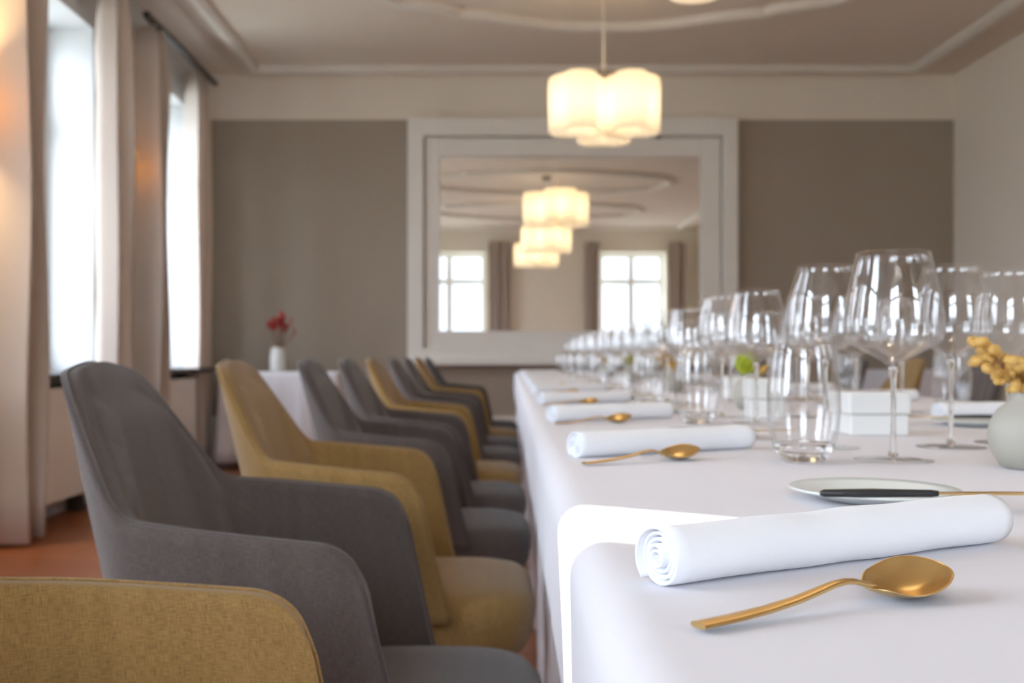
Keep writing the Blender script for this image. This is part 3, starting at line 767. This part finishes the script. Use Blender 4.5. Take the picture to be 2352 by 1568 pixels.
# ------------------------------------------------------------------ bread plate with black-handled butter knife
def plate_proto():
    b = MB(); b.lathe([(r*0.87, z*0.9) for r, z in [(0, 0.001), (0.045, 0.001), (0.048, 0.003), (0.070, 0.0085), (0.078, 0.0105), (0.0785, 0.0118), (0.077, 0.0125), (0.068, 0.0105), (0.052, 0.0055), (0.046, 0.0045), (0, 0.0045)]], 64, close=False)
    return b.build('bread_plate', M['plate'])
def knife_proto():
    root = empty('butter_knife')
    b = MB(); b.tube([(0, 0, 0.0), (0.003, 0, 0.0), (0.04, 0, 0.0003), (0.085, 0, 0.0), (0.090, 0, 0)], [0.0016, 0.0030, 0.0034, 0.0028, 0.0022], 12); b.build('handle', M['black'], root)
    b = MB(); P = [(0.088, 0.0030), (0.10, 0.0045), (0.12, 0.0075), (0.145, 0.0085), (0.162, 0.007), (0.170, 0.003)]
    vs_ = []; fs = []
    for x, w_ in P: vs_ += [(x, -w_*0.55, -0.0007), (x, w_, -0.0007), (x, w_, 0.0007), (x, -w_*0.55, 0.0007)]
    for i in range(len(P)-1):
        for j in range(4): fs.append((i*4+j, i*4+(j+1) % 4, i*4+4+(j+1) % 4, i*4+4+j))
    fs += [(0, 1, 2, 3), tuple(len(vs_)-4+j for j in range(4))]
    b.add(vs_, fs); b.build('blade', M['gold'], root, smooth=False)
    return root
PL, KN = plate_proto(), knife_proto(); pk = [True, True]
def plate(p, label, group):
    global PL
    if pk[0]: o = PL; pk[0] = False
    else: o = PL.copy(); COL.objects.link(o)
    o.location = p; tag(o, label, 'plate', group)
def knife(p, rz, label, group):
    if pk[1]: o = KN; pk[1] = False; o.location = p; o.rotation_euler = (0, 0, rz)
    else: o = dup(KN, p, rz)
    tag(o, label, 'knife', group)

def side_settings():
    R30 = radians(31)
    for k, v in enumerate(VS):
        nth = ORD[k]; pl = '%s place on the left side' % nth
        c = T(0.203-0.0127, v+0.110)
        napkin(0.195, v+0.102, radians(29.5), ('large rolled white napkin in the foreground beside the nearest gold spoon' if k == 0 else 'rolled white napkin at the ' + pl), 'rolled napkins of the left places', k % 2)
        p = T(0.082, v-0.054); p.z = TZ+0.0003
        spoon(p, radians(28.6), ('gold spoon in the foreground, nearest of all spoons' if k == 0 else 'gold spoon beside the rolled napkin, ' + pl), 'gold spoons of the left places')
        pp = T(0.303, v+0.358); pp.z = TZ+0.0002
        plate(pp, 'small white bread plate beyond the napkin of the ' + pl, 'bread plates of the left places')
        q = T(0.240, v+0.295); q.z = TZ+0.0145
        knife(q, 0.0-TILT, 'gold butter knife with black handle on the bread plate, ' + pl, 'butter knives of the left places')
    for k, v in enumerate(VR):
        if k > 7: break
        pl = '%s place on the right side' % ORD[k]
        if k: 
            napkin(0.96, v-0.01, radians(16), 'rolled white napkin at the ' + pl, 'rolled napkins of the right places', k % 2)
            p = T(1.13, v+0.13); p.z = TZ+0.0003
            if k > 1: spoon(p, radians(209.7), 'gold spoon beside the rolled napkin, ' + pl, 'gold spoons of the right places')
        if k:
            pp = T(0.80, v-0.27); pp.z = TZ+0.0002
            plate(pp, 'small white bread plate near the napkin of the ' + pl, 'bread plates of the right places')
            q = T(0.865, v-0.24); q.z = TZ+0.0145
            knife(q, pi-TILT, 'gold butter knife with black handle on the bread plate, ' + pl, 'butter knives of the right places')
side_settings()

# ------------------------------------------------------------------ vases with flowers along the centre, porcelain boxes
def vase_proto():
    return None
def vase(u, v, label):
    b = MB(); b.lathe([(0, 0), (0.024, 0), (0.030, 0.003), (0.040, 0.020), (0.0425, 0.036), (0.040, 0.050), (0.032, 0.063), (0.022, 0.071), (0.0195, 0.076), (0.020, 0.082), (0.0180, 0.0825), (0.0175, 0.076), (0.020, 0.070), (0.030, 0.060), (0.037, 0.048), (0.038, 0.03), (0.025, 0.006), (0, 0.005)], 48, close=False)
    o = b.build('vase', M['sage'], loc=T(u, v, TZ+0.0003)); tag(o, label, 'vase', 'round stoneware vases along the table')
def flower_green(u, v, label, s=1.0, seed=0):
    root = empty('flower', T(u, v, TZ+0.02)); tag(root, label, 'flower', 'flowers in the table vases')
    rnd = random.Random(seed)
    b = MB()
    for i in range(70):
        z = rnd.uniform(-0.9, 1); a = rnd.random()*6.28; q = sqrt(1-z*z); R = 0.019*s
        c = Vector((q*cos(a)*R, q*sin(a)*R, z*R*1.15+0.083)); b.ball(c+Vector((-0.012, 0, 0)), 0.0065*s, 8, 5)
    b.ball((-0.012, 0, 0.083), 0.019*s, 16, 10)
    b.build('blossom', M['green'], root)
    b = MB(); b.tube([(0, 0, 0), (-0.002, 0, 0.04), (-0.012, 0, 0.075)], 0.0022); b.build('stem', M['leaf'], root)
    for k in range(4):
        a = -0.8+k*0.55; b = MB(); P = []
        for i in range(6):
            t = i/5; P.append((0.012+0.03*t*cos(a), 0.02*t*sin(a), 0.055+0.035*t-0.012*t*t))
        b.tube(P, [0.003, 0.006, 0.008, 0.007, 0.005, 0.001], 8); b.build('leaf', M['leaf'] if k % 2 else M['yellow'], root)
def flower_yellow(u, v, label, s=1.0, seed=0):
    root = empty('flower', T(u, v, TZ+0.02)); tag(root, label, 'flower', 'flowers in the table vases')
    rnd = random.Random(seed)
    b = MB(); c0 = Vector((-0.022, 0, 0.086))
    for i in range(46):
        t = rnd.random(); c = c0+Vector((-0.030+0.062*t+rnd.gauss(0, 0.005), rnd.gauss(0, 0.014), 0.026-0.050*t+rnd.gauss(0, 0.009)))*s
        d = Vector((rnd.gauss(0, 1), rnd.gauss(0, 1), rnd.gauss(0, 0.6)-0.5)).normalized()
        b.tube([c, c+d*0.005, c+d*0.011, c+d*0.015], [0.0028, 0.0050, 0.0058, 0.0022], 9)
        b.ball(c+d*0.015, 0.0045, 8, 5)
    b.build('blossom', M['yellow'], root)
    b = MB(); b.tube([(0, 0, 0), (-0.003, 0, 0.045), c0], 0.002)
    for k in range(5): b.tube([(-0.005, 0, 0.055), c0+Vector((-0.02+0.012*k, 0.01*(k % 3-1), 0.012-0.01*k))], 0.0012)
    b.build('stem', M['stalk'], root)
vv = [(0.557, 1.105, 'y', 'round sage stoneware vase at the right edge of the picture', 'cluster of ochre yellow berries in the vase at the right edge'),
      (0.545, 2.31, 'g', 'round sage stoneware vase holding the lime green blossom', 'lime green round blossom in the second vase from the front'),
      (0.56, 3.50, 'y', 'third round vase from the front, blurred behind the glasses', 'ochre berry sprig in the third vase from the front'),
      (0.56, 4.70, 'g', 'fourth round vase from the front, blurred behind the glasses', 'small green blossom in the fourth vase from the front'),
      (0.56, 5.90, 'y', 'farthest round vase on the table, blurred behind the glasses', 'ochre berry sprig in the farthest vase on the table')]
for i, (u, v, k, lv, lf) in enumerate(vv):
    vase(u, v, lv)
    (flower_green if k == 'g' else flower_yellow)(u, v, lf, 1.0, i)
def porcelain_box(u, v, rz, label, w_=0.047, h=0.060):
    root = empty('butter_box', T(u, v, TZ+0.0003), rz-TILT); tag(root, label, 'box', 'square white porcelain boxes')
    b = MB(); b.box(-w_+0.003, w_-0.003, -w_+0.003, w_-0.003, 0, h*0.52); b.build('box_body', M['porcelain'], root, smooth=False, bevel=0.003)
    b = MB(); b.box(-w_, w_, -w_, w_, h*0.53, h*1.1); b.build('lid', M['porcelain'], root, smooth=False, bevel=0.004)
porcelain_box(0.558, 1.60, 0.03, 'square white porcelain box behind the big wine glass stem')
porcelain_box(0.50, 2.02, -0.05, 'square white porcelain box seen through the front tumbler', 0.036, 0.070)
porcelain_box(0.66, 2.98, 0.05, 'white porcelain box farther back, right of the green flower vase', 0.04, 0.055)

# ------------------------------------------------------------------ side tables with cloths by the far wall
def side_table(x0, x1, y0, y1, z, lt, lc, seed):
    root = empty('side_table', ((x0+x1)/2, (y0+y1)/2, 0)); tag(root, lt, 'side table', 'side tables by the far wall')
    hx, hy = (x1-x0)/2-0.03, (y1-y0)/2-0.03
    b = MB(); b.box(-hx, hx, -hy, hy, z-0.03, z-0.004); b.build('tabletop', M['wood'], root, smooth=False)
    for sx in (-1, 1):
        for sy in (-1, 1): b = MB(); b.box(sx*(hx-0.06)-0.02, sx*(hx-0.06)+0.02, sy*(hy-0.06)-0.02, sy*(hy-0.06)+0.02, 0, z-0.031); b.build('leg', M['wood'], root, smooth=False)
    cloth(x0, x1, y0, y1, z, 0.05, 'tablecloth', lc, amp=0.03, seed=seed, tilt=False, flare=0.08)
side_table(-2.10, -1.16, 8.00, 8.60, 0.755, 'small side table under the white cloth in the far left corner', 'white cloth on the side table in the far left corner', 3)
side_table(3.10, 3.85, 7.9, 8.5, 0.775, 'small side table under the white cloth in the far right corner', 'white cloth on the side table in the far right corner', 5)
p = Vector((pxX(638, 8.25), 8.25, 0.7555))
b = MB(); b.lathe([(0, 0), (0.055, 0), (0.060, 0.006), (0.064, 0.05), (0.062, 0.12), (0.052, 0.185), (0.045, 0.195), (0.041, 0.193), (0.046, 0.183), (0.056, 0.12), (0.057, 0.05), (0.05, 0.01), (0, 0.008)], 40, close=False)
tag(b.build('vase', M['porcelain'], loc=p), 'white porcelain vase on the far left side table', 'vase')
root = empty('flower', p+Vector((0, 0, 0.02))); tag(root, 'red flower spray in the white vase by the far wall', 'flower')
rnd = random.Random(4)
b = MB(); fl = MB()
tips = [(0.03, 0, 0.46), (-0.07, 0.01, 0.36), (0.02, -0.02, 0.38), (0.09, 0.0, 0.36), (0.13, 0.02, 0.30), (0.05, 0.02, 0.33), (-0.03, 0, 0.37)]
for tx, ty, tz in tips:
    b.tube([(0.01, 0, 0.0), (0.012+tx*0.2, ty*0.3, 0.17), (tx, ty, tz)], [0.005, 0.004, 0.003], 6)
b.build('stem', M['stalk'], root)
for i, (tx, ty, tz) in enumerate(tips):
    n = 26 if i in (0, 2, 6) else 9
    if i in (0,):
        for k in range(16): t = k/15; fl.ball((tx+rnd.gauss(0, 0.008), ty+rnd.gauss(0, 0.01), tz-0.12*t), 0.013+0.006*t, 8, 5)
    else:
        for k in range(n): fl.ball((tx+rnd.gauss(0, 0.024), ty+rnd.gauss(0, 0.02), tz+rnd.gauss(0, 0.022)), 0.012 if i not in (3, 4) else 0.007, 8, 5)
fl.build('blossom', M['redfl'], root)
